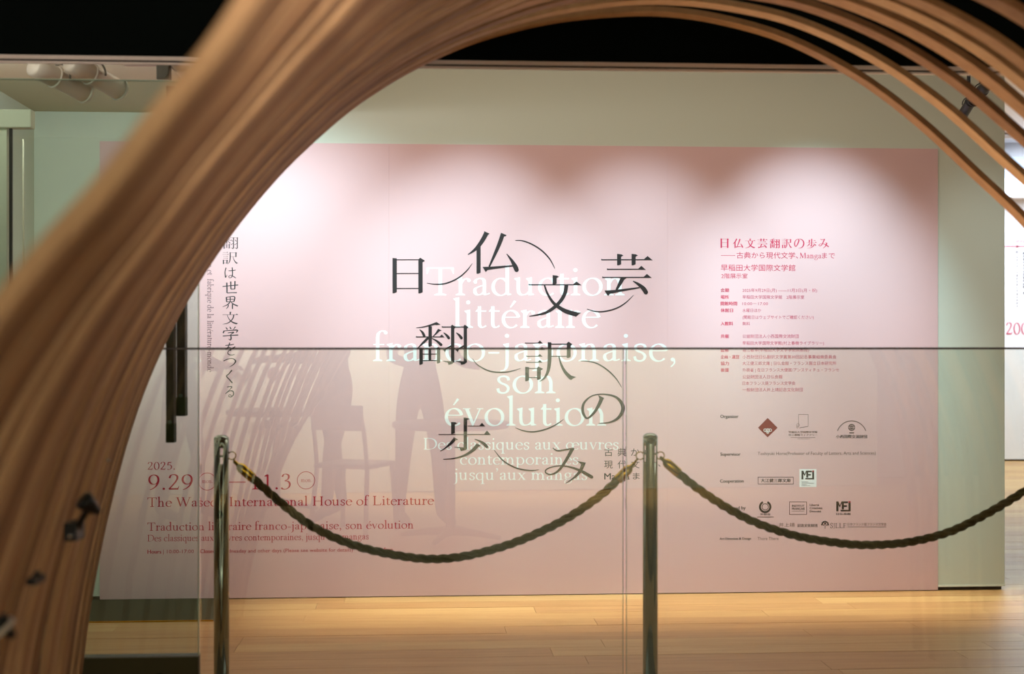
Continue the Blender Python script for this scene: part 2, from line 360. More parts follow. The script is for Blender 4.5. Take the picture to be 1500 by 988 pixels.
arcs = [A().S([(462,600,6),(550,612,12),(660,602,14),(780,550,14),(870,475,12),(930,397,4)], 8).tf(*kA),
        A().S([(35,88,7),(110,92,12),(210,130,15),(310,195,15),(390,280,13),(443,378,5)], 8).tf(*kB),
        A().S([(775,797,6),(850,820,12),(940,824,14),(1060,797,14),(1165,740,12),(1256,654,4)], 8).tf(*kB),
        A().S([(691.9,525.6,.6),(700,535,1.5),(716,543.5,1.9),(733,545.8,1.9),(748,544.3,1.6),(762.7,540,.6)], 8),
        A().S([(830,323,6),(910,326,12),(1030,355,16),(1155,435,17),(1255,535,14),(1323,642,6)], 8).tf(*kD),
        A().S([(754.7,626.9,.7),(767,631.4,1.7),(782,632.9,2),(800,629,2),(815,622,1.7),(825.6,614.6,.6)], 8),
        A().S([(724,660,.8),(737,675.1,1.8),(755.4,685.7,2),(775.3,689.6,1.8),(789.4,688.6,.8)], 8)]
# brush characters on a 100 box
B = {}
B['は'] = A().S([(22,6,8),(15,45,7),(19,90,9)]).S([(19,90,6),(26,76,4),(30,66,2)]).S([(40,32,5),(65,31,7),(94,26,6)]).S([(68,4,8),(70,60,8),(63,86,6),(48,91,5),(42,80,5),(56,71,5),(76,80,7),(96,94,5)])
B['世'] = A().S([(2,42,6),(50,36,6),(98,31,7)]).S([(28,14,8),(29,60,8),(29,88,7)]).S([(52,6,8),(53,60,7)]).S([(78,3,8),(77,61,7)]).S([(52,61,6),(77,60,6)]).S([(29,88,6),(60,86,6),(90,86,7)])
B['界'] = A().S([(26,6,8),(28,44,7)]).S([(26,7,5),(76,3,7),(73,42,8)]).S([(28,24,5),(73,22,5)]).S([(28,43,5),(73,41,5)]).S([(50,6,6),(50,43,6)]).S([(48,45,6),(34,64,7),(3,82,3)]).S([(54,44,4),(72,62,8),(98,76,9)]).S([(38,66,6),(36,82,6),(25,98,3)]).S([(64,60,8),(64,99,7)])
B['学'] = A().S([(22,6,4),(32,22,8)]).S([(46,2,4),(53,18,8)]).S([(80,2,7),(68,22,3)]).S([(12,30,7),(6,48,8)]).S([(12,32,5),(50,28,6),(92,27,8),(84,44,4)]).S([(34,46,5),(70,42,7),(52,58,5),(54,80,8),(50,96,7),(38,88,3)]).S([(4,68,6),(50,64,6),(97,61,7)])
B['を'] = A().S([(16,24,5),(50,21,7),(82,15,5)]).S([(50,3,8),(40,30,6),(18,58,4)]).S([(20,55,3),(42,38,6),(55,44,6),(57,66,7)]).S([(92,34,8),(60,52,6),(38,70,6),(38,88,7),(60,96,6),(86,92,5)])
B['つ'] = A().S([(3,42,8),(40,22,7),(75,20,8),(95,42,10),(82,72,8),(50,98,3)])
B['く'] = A().S([(68,3,10),(45,30,7),(26,48,9),(48,72,8),(72,98,10)])
B['る'] = A().S([(26,10,6),(70,8,8),(48,36,5),(12,68,5),(50,44,6),(80,48,9),(86,74,9),(64,96,6),(42,92,6),(44,78,5),(62,80,6),(66,94,4)])
def brush(ch, box):
    src = B.get(ch) or K[ch]
    return src.box(None, box)

# a book-face serif alphabet drawn with a broad pen; y up, 1000 = em
SW, HW, TILT = 74.0, 26.0, math.radians(12)
def pen(a, sw, hw):
    return math.sqrt((sw*math.sin(a-TILT))**2+(hw*math.cos(a-TILT))**2)
class Gl:
    def __init__(s, adv): s.adv = adv; s.q = []
    def p(s, pts): s.q.append(pts); return s
    def s_(s, pts, n=7, sw=SW, hw=HW):
        q = cr(pts, n) if len(pts) > 2 else [pts[0], pts[1]]
        L = []; R = []
        for i, (x, y) in enumerate(q):
            a = q[max(i-1, 0)]; b = q[min(i+1, len(q)-1)]; dx, dy = b[0]-a[0], b[1]-a[1]; d = math.hypot(dx, dy) or 1
            w_ = pen(math.atan2(dy, dx), sw, hw)/2
            L.append((x-dy/d*w_, y+dx/d*w_)); R.append((x+dy/d*w_, y-dx/d*w_))
        for i in range(len(q)-1): s.q.append([L[i], L[i+1], R[i+1], R[i]])
        return s
    def V(s, x, y0, y1, w_=SW): return s.p([(x-w_/2, y0), (x+w_/2, y0), (x+w_/2, y1), (x-w_/2, y1)])
    def foot(s, x, y=0, w_=200, up=1): 
        h = 22; return s.p([(x-w_/2, y), (x+w_/2, y), (x+w_/2, y+h*up), (x+SW*.5, y+up*(h+32)), (x-SW*.5, y+up*(h+32)), (x-w_/2, y+h*up)])
    def flag(s, x, y): return s.p([(x+SW/2, y+20), (x+SW/2, y-70), (x-SW/2, y-70), (x-SW/2-48, y-26), (x-SW/2-48, y-8)])
    def dot(s, x, y, r=46): return s.p([(x+r*math.cos(k*PI/6), y+r*math.sin(k*PI/6)) for k in range(12)])
    def o(s, cx, cy, rx, ry, a0=0, a1=360, n=28):
        pts = [(cx+rx*math.cos(math.radians(a0+(a1-a0)*k/n)), cy+ry*math.sin(math.radians(a0+(a1-a0)*k/n))) for k in range(n+1)]
        return s.s_(pts, 1)
    def mix(s, o, dx=0):
        for q in o.q: s.q.append([(x+dx, y) for x, y in q])
        return s
X = 405
G = {' ': Gl(235)}
def arch(g_, x, x2): return g_.s_([(x+10, 285), (x+60, 355), (x+125, 392), (x+190, 372), (x2, 270)]).V(x2, 0, 280).foot(x2)
G['n'] = arch(Gl(490).V(110, 0, X).flag(110, X).foot(110), 110, 345)
G['m'] = arch(arch(Gl(745).V(110, 0, X).flag(110, X).foot(110), 110, 350), 350, 600)
G['h'] = arch(Gl(490).V(110, 0, 700).flag(110, 690).foot(110), 110, 345)
G['i'] = Gl(240).V(120, 0, X).flag(120, X).foot(120).dot(115, 590)
G['j'] = Gl(235).s_([(122, X), (122, 0), (110, -130), (60, -205), (-20, -225)]).flag(122, X).dot(118, 590)
G['l'] = Gl(240).V(120, 0, 700).flag(120, 690).foot(120)
G['o'] = Gl(480).o(240, 200, 180, 198)
G['c'] = Gl(415).o(235, 200, 175, 198, 48, 312).dot(345, 325, 36)
G['e'] = Gl(415).o(225, 200, 168, 198, 12, 318).p([(65, 232), (390, 232), (390, 256), (70, 256)])
G['é'] = Gl(415).mix(G['e']).p([(200, 480), (290, 640), (340, 610), (225, 470)])
G['r'] = Gl(340).V(110, 0, X).flag(110, X).foot(110).s_([(115, 270), (165, 350), (225, 385), (285, 375)]).dot(290, 350, 40)
G['t'] = Gl(290).s_([(120, 500), (118, 120), (135, 40), (190, 10), (265, 50)]).p([(30, 372), (265, 372), (270, 404), (160, 404), (140, 510), (40, 395)])
G['u'] = Gl(490).s_([(95, X), (95, 130), (125, 40), (190, 12), (280, 40), (345, 110)]).flag(95, X).V(345, 0, X).flag(345, X).p([(345, 0), (430, 12), (430, 28), (345, 70)])
G['a'] = Gl(410).s_([(70, 300), (110, 365), (190, 395), (262, 365), (280, 280), (280, 70), (310, 22), (395, 50)]).s_([(282, 240), (170, 205), (85, 150), (85, 60), (140, 14), (215, 30), (285, 95)]).dot(88, 305, 36)
def bowlL(g_, x): return g_.o(x, 200, 160, 198, 40, 320)
G['d'] = Gl(500).o(220, 198, 165, 198, 35, 325).V(360, 20, 700).flag(360, 690).p([(360, 0), (445, 14), (445, 30), (360, 72)])
G['q'] = Gl(490).o(220, 198, 165, 198, 35, 325).V(360, -225, X+8).foot(360, -230)
G['b'] = Gl(490).V(105, 20, 700).flag(105, 690).o(250, 198, 165, 198, -150, 150)
G['p'] = Gl(500).V(110, -225, X).flag(110, X).foot(110, -230).o(255, 198, 165, 198, -145, 145)
G['s'] = Gl(345).s_([(285, 300), (270, 365), (190, 395), (100, 370), (80, 300), (130, 240), (230, 190), (280, 120), (250, 35), (170, 5), (85, 35), (62, 115)], sw=62, hw=40)
G['g'] = Gl(445).o(205, 270, 125, 128).s_([(300, 360), (350, 380), (425, 375)]).s_([(130, 165), (80, 110), (110, 65), (230, 50), (345, 30), (390, -50), (340, -150), (210, -205), (90, -180), (50, -100), (110, -10), (160, 30)], sw=56, hw=30)
G['f'] = Gl(290).V(120, 0, 560).foot(120).s_([(120, 540), (135, 640), (200, 700), (290, 690)]).dot(292, 660, 38).p([(30, 374), (260, 374), (260, 402), (30, 402)])
G['v'] = Gl(445).p([(40, 400), (125, 400), (245, 60), (225, 0), (200, 0)]).p([(200, 0), (228, 0), (395, 400), (360, 400)]).p([(0, 385), (165, 385), (165, 405), (0, 405)]).p([(305, 385), (445, 385), (445, 405), (305, 405)])
G['x'] = Gl(455).p([(50, 400), (140, 400), (420, 0), (320, 0)]).p([(60, 0), (95, 0), (390, 400), (355, 400)]).p([(0, 385), (190, 385), (190, 405), (0, 405)]).p([(285, 385), (445, 385), (445, 405), (285, 405)]).p([(0, 0), (165, 0), (165, 20), (0, 20)]).p([(260, 0), (455, 0), (455, 20), (260, 20)])
G['œ'] = Gl(715).o(235, 200, 172, 198).mix(G['e'], 300)
G['T'] = Gl(640).V(320, 0, 640).foot(320, 0, 260).p([(30, 618), (610, 618), (610, 650), (30, 650)]).p([(30, 650), (30, 500), (48, 500), (90, 618)]).p([(610, 650), (610, 500), (592, 500), (550, 618)])
G['D'] = Gl(760).V(150, 0, 650, 84).foot(150).foot(150, 650, 200, -1).s_([(150, 636), (350, 632), (560, 570), (680, 420), (680, 230), (560, 80), (350, 16), (150, 14)], sw=84)
G['W'] = Gl(950).p([(60, 650), (150, 650), (325, 110), (290, 0), (270, 0)]).p([(270, 0), (300, 0), (500, 640), (465, 640)]).p([(400, 650), (490, 650), (665, 110), (640, 0), (610, 0)]).p([(610, 0), (640, 0), (885, 650), (850, 650)]).p([(0, 630), (220, 630), (220, 652), (0, 652)]).p([(350, 630), (560, 630), (560, 652), (350, 652)]).p([(770, 630), (960, 630), (960, 652), (770, 652)])
G['I'] = Gl(330).V(165, 0, 650, 84).foot(165).foot(165, 650, 200, -1)
G['H'] = Gl(770).V(165, 0, 650, 84).foot(165).foot(165, 650, 200, -1).V(605, 0, 650, 84).foot(605).foot(605, 650, 200, -1).p([(165, 312), (605, 312), (605, 342), (165, 342)])
G['L'] = Gl(590).V(150, 0, 650, 84).foot(150).foot(150, 650, 220, -1).p([(150, 0), (530, 0), (565, 170), (545, 170), (490, 34), (150, 34)])
G['M'] = Gl(860).V(150, 0, 640, 36).foot(150, 0, 180).p([(110, 650), (210, 650), (450, 130), (420, 0), (405, 0)]).p([(405, 0), (440, 0), (690, 650), (650, 650)]).V(700, 0, 640, 84).foot(700)
G['S'] = Gl(480).s_([(400, 500), (370, 610), (260, 655), (140, 620), (100, 510), (160, 400), (310, 310), (390, 200), (350, 60), (230, 0), (110, 40), (75, 160)], sw=78, hw=44)
G['J'] = Gl(330).s_([(180, 650), (180, 100), (150, -30), (50, -110)]).foot(180, 650, 200, -1)
G['F'] = Gl(540).V(150, 0, 650, 84).foot(150).p([(60, 618), (510, 618), (510, 650), (60, 650)]).p([(510, 650), (510, 510), (492, 510), (450, 618)]).p([(150, 320), (400, 320), (400, 350), (150, 350)])
G['0'] = Gl(480).o(240, 320, 175, 320)
G['1'] = Gl(480).V(240, 0, 640).foot(240, 0, 240).p([(240, 660), (240, 560), (110, 560), (110, 585)])
G['2'] = Gl(480).s_([(80, 500), (130, 620), (240, 655), (345, 600), (360, 480), (290, 330), (170, 160), (60, 25)]).p([(55, 0), (390, 0), (430, 150), (410, 150), (370, 66), (95, 66)])
G['3'] = Gl(480).s_([(90, 540), (150, 640), (250, 655), (340, 590), (320, 450), (190, 365)]).s_([(190, 362), (320, 340), (385, 230), (350, 90), (230, 5), (110, 15), (60, 70)])
G['5'] = Gl(480).s_([(150, 620), (120, 390), (230, 410), (350, 350), (390, 220), (340, 70), (220, 0), (80, 40)]).p([(140, 580), (370, 590), (395, 655), (150, 645)])
G['9'] = Gl(480).o(235, 440, 165, 205).s_([(398, 470), (390, 330), (320, 170), (200, 50), (90, 0)])
G['.'] = Gl(235).dot(110, 40, 48)
G[','] = Gl(235).dot(110, 40, 46).s_([(145, 40), (140, -50), (70, -130)], sw=36)
G['’'] = Gl(210).dot(100, 620, 44).s_([(135, 620), (128, 540), (65, 465)], sw=36)
G['-'] = Gl(320).p([(45, 175), (275, 175), (275, 215), (45, 215)])
def serif(txt, x0, x1, yb, cap, weight=1.0):
    """set text between x0 and x1 (pixels), baseline yb, capital height cap"""
    W = sum(G[c].adv for c in txt); W -= 60; sx = (x1-x0)/W; sy = cap/650.0; o = Ink(); cx = -30
    for c in txt:
        for q in G[c].q: o.shapes.append([(x0+(cx+x)*sx, yb-y*sy) for x, y in q])
        cx += G[c].adv
    return o

# print onto a plane of the wall family: pixel shapes are carried to the plane and given their real size
class Surface:
    def __init__(s, Y0, parent, origin_y=0.0): s.Y0 = Y0; s.parent = parent; s.k = 0
    def flat(s, px, py, lift):
        """pixel -> (along, up) on the plane"""
        Y = plane_Y(px, s.Y0); return ((px-750)/F*Y/math.cos(YAW), EYE-(py-HOR)/F*Y)
    def put(s, ink, name, m, lift=0.0010, perspective=True):
        me_v = []; me_f = []; e = 0
        for q in ink.shapes:
            n = len(me_v); e += 1
            d = lift + (e % 40)*0.000005
            for (x, y) in q:
                a, b = s.flat(x, y, 0); me_v.append((a, -d, b))
            me_f.append(tuple(range(n, n+len(q))))
        me = bpy.data.meshes.new(name); me.from_pydata(me_v, [], me_f); me.update(); me.materials.append(m)
        o = bpy.data.objects.new(name, me); C.objects.link(o); o.parent = s.parent
        return o
def level(ink, yb_ref, x_ref):
    """tilt a line of print so that it is level on the wall (rows run to the vanishing point)"""
    for i, q in enumerate(ink.shapes):
        ink.shapes[i] = [(x, y+(HOR-y)*MW/F*(x-x_ref)) for x, y in q]
    return ink
_fc = {}
def sans(txt, x0, x1, yc, size, bold=0.0):
    """built-in face: text between x0 and x1, capital/ideograph box centred on yc, ideograph size in pixels"""
    cu = bpy.data.curves.new('tmp', 'FONT'); cu.body = txt; cu.resolution_u = 2
    o = bpy.data.objects.new('tmp', cu); C.objects.link(o); me = bpy.data.meshes.new_from_object(o)
    xs = [v.co.x for v in me.vertices]; a, b = min(xs), max(xs)
    sx = (x1-x0)/(b-a) if x1 is not None else size
    ink = Ink()
    for p in me.polygons: ink.shapes.append([(x0+(me.vertices[i].co.x-a)*sx, yc-(me.vertices[i].co.y-0.36)*size) for i in p.vertices])
    if bold > 0.008:
        k_ = 0.055*size if bold > 0.012 else 0.03*size
        ink.shapes += [[(x+k_, y) for x, y in q] for q in ink.shapes]
    bpy.data.objects.remove(o); bpy.data.curves.remove(cu); bpy.data.meshes.remove(me)
    ink.flat = True
    return ink

# ------------------------------------------------------------------ the pink exhibition panel
TH = 0.008
panel = empty('exhibition_panel', (0, Y_WALL-TH, 0), YAW)
tag(panel, 'large pink exhibition title panel with black characters on the back wall', 'panel')
zt, zb_ = 2.213, 0.004
Yp = Y_WALL-TH
seams = [146, 570, 978, 1374]
for i in range(3):
    a = lx_of(seams[i], Yp)+0.0001; b = lx_of(seams[i+1], Yp)-0.0001
    o = MB().box((a, 0, zb_), (b, TH, zt)).build('vinyl_sheet', M['pink'], panel); bevel(o, 0.0004, 1)
S = Surface(Yp, panel)
for ch, g_ in K.items(): S.put(g_, 'character', M['ink'], 0.0009)
for g_ in arcs: S.put(g_, 'connecting_arc', M['ink'], 0.0007)
for t, x0, x1, yb, cap in (('Traduction', 625, 916, 433, 41), ('littéraire', 664, 877, 480.5, 41), ('franco-japonaise,', 547, 992, 529.5, 41), ('son', 727, 815, 576.5, 41), ('évolution', 652, 889, 624, 41),
                           ('Des classiques aux œuvres', 620, 906, 659, 17), ('contemporaines', 674, 847, 681, 17), ('jusqu’aux mangas', 666, 860, 703.5, 17)):
    S.put(serif(t, x0, x1, yb, cap), 'french_title', M['white'], 0.0003)
def reds(ink, x=216, m='red', name='lettering'): return S.put(level(ink, 0, x), name, M[m], 0.0003)
reds(serif('2025.', 216, 257, 688.5, 11)); reds(serif('9.29', 217, 283, 718, 22)); reds(serif('11.3', 366, 427, 717.5, 22), 366)
reds(A().ring(303.6, 706.4, 12.6, 0.9)); reds(A().ring(448.2, 705.6, 12.8, 0.9)); reds(A().R(322, 707, 360, 708.2))
reds(serif('mon.', 296, 312, 708.5, 6)); reds(serif('mon.', 441, 457, 708, 6))
reds(serif('The Waseda International House of Literature', 216, 635, 743, 13.6)); reds(serif('Traduction littéraire franco-japonaise, son évolution', 216, 606, 778, 11.8))
reds(serif('Des classiques aux œuvres contemporaines, jusqu’aux mangas', 216, 540, 793.6, 9.6))
reds(sans('Hours', 216, 236, 808.6, 8.2, 0.025)); reds(sans('| 10:00-17:00', 239, 284, 808.6, 7.6)); reds(sans('Closed', 293, 315, 808.6, 8.2, 0.025))
reds(sans('| Wednesday and other days (Please see website for details)', 318, 517, 808.6, 7.6)); reds(sans('Admission free', 525, 575, 808.6, 8.2, 0.02))
# upright column of brush characters with its small French line
for ch, y0, y1 in (('翻',346.5,365),('訳',369,387.5),('は',392,408),('世',412,430),('界',434,453),('文',457,475.5),('学',478.5,499),('を',502,521),('つ',525,538),('く',542,562),('る',566,582.5)):
    wd = {'く': (331, 341), 'る': (330, 343), 'つ': (327, 346), 'を': (330, 345), 'は': (329, 346)}.get(ch, (326, 349))
    S.put(brush(ch, (wd[0], y0, wd[1], y1)), 'brush_character', M['plum'] if False else M['ink'], 0.0003)
t = 'traduction et  fabrique de la littérature-monde'
k_ = (545-409)/(sum(G[c].adv for c in 'fabrique de la littérature-monde')-60)
g_ = serif(t, 0, (sum(G[c].adv for c in t)-60)*k_, 0, 8.6); L_ = (sum(G[c].adv for c in t)-60)*k_
g_.shapes = [[(303.8-y, 545-L_+x) for x, y in q] for q in g_.shapes]
S.put(g_, 'lettering', M['plum'], 0.0003)
# right-hand column
x = 1055.5
for ch in '日仏文芸翻訳の歩み':
    wd = 14.6; src = K[ch].box(None, (x, 349.5, x+wd*(0.8 if ch == '日' else 1), 363.5)); src.shapes += [[(a+.5, b) for a, b in q] for q in list(src.shapes)]; reds(src, 1055, 'hotrose', 'heading_character'); x += 17.95
reds(A().R(1056, 374.2, 1077, 374.8), 1055, 'hotrose'); reds(sans('古典から現代文学、', 1079, 1169, 374.2, 10.2, -0.003), 1055, 'hotrose')
reds(serif('Manga', 1171, 1203, 378, 8), 1055, 'hotrose'); reds(sans('まで', 1204, 1223, 374.2, 10, 0), 1055, 'hotrose')
reds(sans('早稲田大学国際文学館', 1056, 1165, 392.6, 10.4, 0.004), 1055, 'hotrose'); reds(sans('2階展示室', 1056.5, 1095, 404.6, 8, -0.004), 1055, 'hotrose')
rows = [(425.5,'会期','2025年9月29日(月) ——11月3日(月・祝)',1197),(435.5,'場所','早稲田大学国際文学館　2階展示室',1178),(445,'開館時間','10:00－17:00',1125),(455,'休館日','水曜日ほか',1115),
        (465,None,'(開館日はウェブサイトでご確認ください)',1192),(474.5,'入館料','無料',1098.5),(493,'共催','公益財団法人小西国際交流財団',1170),(503,None,'早稲田大学国際文学館(村上春樹ライブラリー)',1207),
        (513.2,'監修','堀江敏幸(早稲田大学文学学術院教授)',1185),(523.3,'企画・運営','小西財団日仏翻訳文学賞第30回記念事業組織委員会',1225),(532.8,'協力','大江健三郎文庫 | 日仏会館・フランス国立日本研究所',1225),
        (542.5,'後援','外務省 | 在日フランス大使館/アンスティチュ・フランセ',1229),(552.5,None,'公益財団法人日仏会館',1146),(562,None,'日本フランス語フランス文学会',1165),(571.5,None,'一般財団法人井上靖記念文化財団',1176)]
for y, a, b, x1 in rows:
    if a: reds(sans(a, 1055.5, 1055.5+6*len(a)-(3 if '・' in a else 0), y, 6.1, 0.016), 1055, 'hotrose')
    reds(sans(b, 1087.5, x1, y, 5.9, -0.004), 1055, 'rose')
for t, x0, x1, y, b in (('Organizer',1055,1081.5,610.2,.03),('Supervisor',1055,1084.5,665.6,.03),('Cooperation',1054.5,1089,705,.03),('Supported by',1054.5,1092,744.5,.03),('Art Direction & Design',1054,1100,789.6,.03)):
    reds(sans(t, x0, x1, y, 7 if t[0] != 'A' else 5, b), 1055, 'ink')
reds(sans('Toshiyuki Horie(Professor of Faculty of Letters, Arts and Sciences)', 1110, 1283, 665, 6.8, 0), 1055, 'ink_soft')
reds(sans('There There', 1109.5, 1140.5, 789.8, 6.6, 0), 1055, 'ink_soft')
# logos
def logo(ink, m, lift=0.0003): return S.put(ink, 'logo', M[m], lift)
logo(A().P([(1124.5,612.6),(1139,627),(1124.5,641),(1110.3,627)]), 'maroon')
logo(A().ring(1124.5,631,2.6,0.7).ring(1120.8,630.6,2,0.7,20).ring(1128.2,630.6,2,0.7,20).ring(1124.5,634,1.6,0.6,16).R(1124.1,629,1124.9,633), 'white', 0.0006)
logo(A().P([(1169.5,607.3),(1184,607.3),(1184,607.9),(1169.5,607.9)]).R(1169.5,607.3,1170,624).R(1183.6,607.3,1184.2,625).P([(1171,626.8),(1184,624.6),(1184,625.3),(1171,627.5)]).ring(1169,623,2,0.5,16).ring(1168,626,1.3,0.5,12), 'ink_soft')
logo(sans('早稲田大学国際文学館', 1155, 1197, 633.4, 3.4, .02), 'ink_soft'); logo(sans('村上春樹ライブラリー', 1155, 1197, 637.6, 3.2, .02), 'ink_soft'); logo(A().R(1158,641,1194,641.5).R(1168,643,1187,643.4), 'ink_soft')
logo(A().ring(1247.5,639,22,1.2,40,200,340).C(1247.5,626.5,5.2).P([(1244,633.6),(1251,633.6),(1251,635.4),(1244,635.4)]), 'ink_soft')
logo(A().ring(1247.5,626.5,3.2,0.5,20).R(1242.5,626.2,1252.5,626.7), 'pink', 0.0006); logo(sans('小西国際交流財団', 1224.5, 1270, 640, 5.4, .03), 'ink')
logo(A().frame(1110,699,1162.5,710,0.8), 'plum'); logo(sans('大江健三郎文庫', 1114.5, 1158, 704.4, 6, .03), 'ink')
def mfj(x, y, w_, h_, l=0.0006):
    t = w_*0.15
    logo(A().P([(x,y+h_),(x,y),(x+t,y),(x+t,y+h_)]).P([(x,y),(x+t,y),(x+.25*w_,y+.4*h_),(x+.25*w_,y+.62*h_)]).P([(x+.25*w_,y+.4*h_),(x+.25*w_,y+.62*h_),(x+.44*w_,y),(x+.36*w_,y)]).R(x+.38*w_,y,x+.38*w_+t,y+.8*h_).R(x+.38*w_,y,x+.82*w_,y+t*.8).R(x+.46*w_,y+.38*h_,x+.74*w_,y+.38*h_+t*.8).R(x+.85*w_,y+.12*h_,x+w_,y+.95*h_).R(x+.3*w_,y+h_-t*.7,x+w_,y+h_), 'ink', l)
    logo(A().R(x+.85*w_,y-.5,x+w_,y+t*.8), 'red', l)
logo(A().R(1171,687.6,1196,714), 'white', 0.0003); mfj(1174, 690, 18.5, 12.6)
logo(A().R(1174,706,1184,706.5).R(1174,708,1192,708.4).R(1174,710,1182,710.4).R(1174,711.6,1187,712), 'ink_soft', 0.0006)
logo(A().ring(1120.8,743,7.6,3.0,36,-65,245).ring(1120.8,743,4.6,1,30), 'ink'); logo(sans('外務省', 1113.5, 1128.5, 754, 3.2, .04), 'ink'); logo(A().R(1109,757.4,1133.5,758.4), 'ink_soft')
logo(A().frame(1156,735.4,1182,754.5,0.8), 'plum'); logo(sans('INSTITUT', 1160, 1178, 741.4, 4.6, .03), 'ink'); logo(sans('FRANÇAIS', 1160, 1178.6, 745.6, 4.8, .03), 'ink'); logo(A().R(1160,749,1178,749.5), 'ink_soft')
for i, t in enumerate(('Liberté', 'Créativité', 'Diversité')): logo(sans(t, 1186, (1199.5, 1204.5, 1202.5)[i], 740+4.7*i, 4.6, .03), 'ink')
mfj(1225, 735, 21, 14.5); logo(sans('日仏会館', 1225, 1246, 753.4, 3.4, .02), 'ink')
logo(sans('井上靖', 1141, 1164, 769.4, 6.4, .0), 'ink_soft'); logo(sans('記念文化財団', 1168, 1197, 770.4, 5, .04), 'ink')
g_ = A()
for k in range(7): a = PI*(k/6.0); g_.C(1208.6+4.6*math.cos(a), 769-4.4*math.sin(a), 1.3, 8)
g_.C(1208.6, 767.5, 1.5, 8).C(1206.4, 769.6, 1, 8).C(1211, 769.6, 1, 8).R(1208.2, 768, 1209, 775); logo(g_, 'ink')
logo(serif('SJLLF', 1216, 1239.5, 774, 7), 'ink'); logo(sans('日本フランス語フランス文学会', 1241.5, 1298.5, 768.6, 4.6, .0), 'ink_soft'); logo(A().R(1241.5,772,1298,772.6), 'ink_soft')
# black side title
for i, row_ in enumerate(('古典から', '現代文学、')):
    for j, ch in enumerate(row_):
        if ch == '、': S.put(sans(ch, 964, 967.5, 681-2, 12.5), 'lettering', M['ink'], 0.0003)
        else: S.put(sans(ch, 885+19.6*j, 897.6+19.6*j, (663, 681)[i], 12.8, 0.0), 'lettering', M['ink'], 0.0003)
S.put(sans('Manga', 885, 922, 698, 13.5, 0.010), 'lettering', M['ink'], 0.0003)
S.put(sans('ま', 927, 937, 698, 11.5, 0.008), 'lettering', M['ink'], 0.0003); S.put(sans('で', 945, 956, 698, 11.5, 0.008), 'lettering', M['ink'], 0.0003)

# ------------------------------------------------------------------ timeline board in the far room
tl = empty('timeline_board', (0, 0, 0)); tag(tl, 'white timeline board with pink years in the far room', 'board')
YT = 14.8
def far(px, py, d=0.0): p = at(px, py, YT-d); return (p.x, p.y, p.z)
MB().box((far(1440, 0)[0], YT, 0.02), (far(1700, 0)[0], YT+0.06, hY(292, YT))).build('board', M['farwhite'], tl)
def farput(ink, m, nm='lettering'):
    b = MB()
    for q in ink.shapes: b.poly([far(x, y, 0.006) for x, y in q])
    return b.build(nm, M[m], tl)
farput(A().R(1440, 360.4, 1600, 361.6).C(1490.3, 361, 1.8), 'rose', 'timeline_rule'); farput(serif('1999', 1483, 1500.5, 356.5, 5), 'rose')
farput(serif('2000', 1473.5, 1517, 490, 17), 'rose')
farput(sans('村', 1488, 1492, 369.3, 4, .02), 'ink_soft')
for i, ch in enumerate('世界文学への翻訳年表と作品のあゆみ'): farput(sans(ch, 1488.4, 1491.8, 377+4.5*i, 3.6, 0.0), 'ink_soft')
for i, ch in enumerate('翻訳書の刊行と受賞の記録一覧'): farput(sans(ch, 1498.4, 1502, 371+4.5*i, 3.8, 0.02), 'ink')
sh = empty('display_shelf', (0, 0, 0)); tag(sh, 'pale blue display box on a white shelf above the timeline board', 'shelf')
MB().box((far(1440, 0)[0], YT-0.2, hY(292, YT)), (far(1700, 0)[0], YT+0.15, hY(264, YT))).build('shelf_board', M['farwhite'], sh)
MB().box((far(1440, 0)[0], YT-0.1, hY(262, YT)), (far(1497, 0)[0], YT+0.1, hY(232, YT))).build('glass_front', M['blue'], sh)
MB().box((far(1440, 0)[0], YT-0.15, hY(206, YT)), (far(1700, 0)[0], YT+0.15, hY(200, YT))).build('shelf_board', M['farwhite'], sh)

# ------------------------------------------------------------------ glass barrier and glass door
gb = empty('glass_barrier', (0, Y_GLASS, 0), YAW); tag(gb, 'waist-high clear glass barrier with a thin dark top edge across the room', 'barrier')
zg = hY(512.5, Y_GLASS)
gx = [-3.2, lx_of(292, Y_GLASS), lx_of(914.6, Y_GLASS), 3.4]
for i in (1, 2):
    MB().box((gx[i]+0.004, -0.005, 0.0), (gx[i+1]-0.004, 0.005, zg)).build('glass_pane', M['glass'], gb)
# the polished vertical edges where two panes meet
MB().box((gx[2]-0.0042, -0.006, 0.0), (gx[2]-0.0030, 0.006, zg)).build('pane_edge', M['glass_edge'], gb)
MB().box((gx[2]+0.0050, -0.006, 0.0), (gx[2]+0.0062, 0.006, zg)).build('pane_edge', M['glass_edge'], gb)
MB().box((-3.2, -0.007, zg), (3.4, 0.007, zg+0.0062)).build('top_edge', M['seal'], gb)
gd = empty('glass_door', (0, Y_GLASS+0.03, 0), YAW); tag(gd, 'tall greenish glass door behind the timber ribs with a dark bottom rail', 'door')
Yd = Y_GLASS+0.03
dx1 = lx_of(292, Yd); dz0 = hY(962, plane_Y(200, Yd)); dz1 = hY(118, plane_Y(150, Yd))
MB().box((-2.6, -0.005, dz0), (dx1-0.003, 0.005, dz1)).build('glass_pane', M['glass_door'], gd)
MB().box((dx1-0.003, -0.006, dz0), (dx1, 0.006, dz1)).build('pane_edge', M['glass_edge'], gd)
MB().box((-2.6, -0.006, dz1), (dx1, 0.006, dz1+0.0025)).build('pane_edge', M['glass_edge'], gd)
bevel(MB().box((-2.6, -0.02, 0.01), (dx1, 0.02, dz0)).build('bottom_rail', M['rail'], gd), 0.002)
MB().box((-2.6, -0.021, dz0), (dx1, 0.021, dz0+0.003)).build('rail_trim', M['grey'], gd)
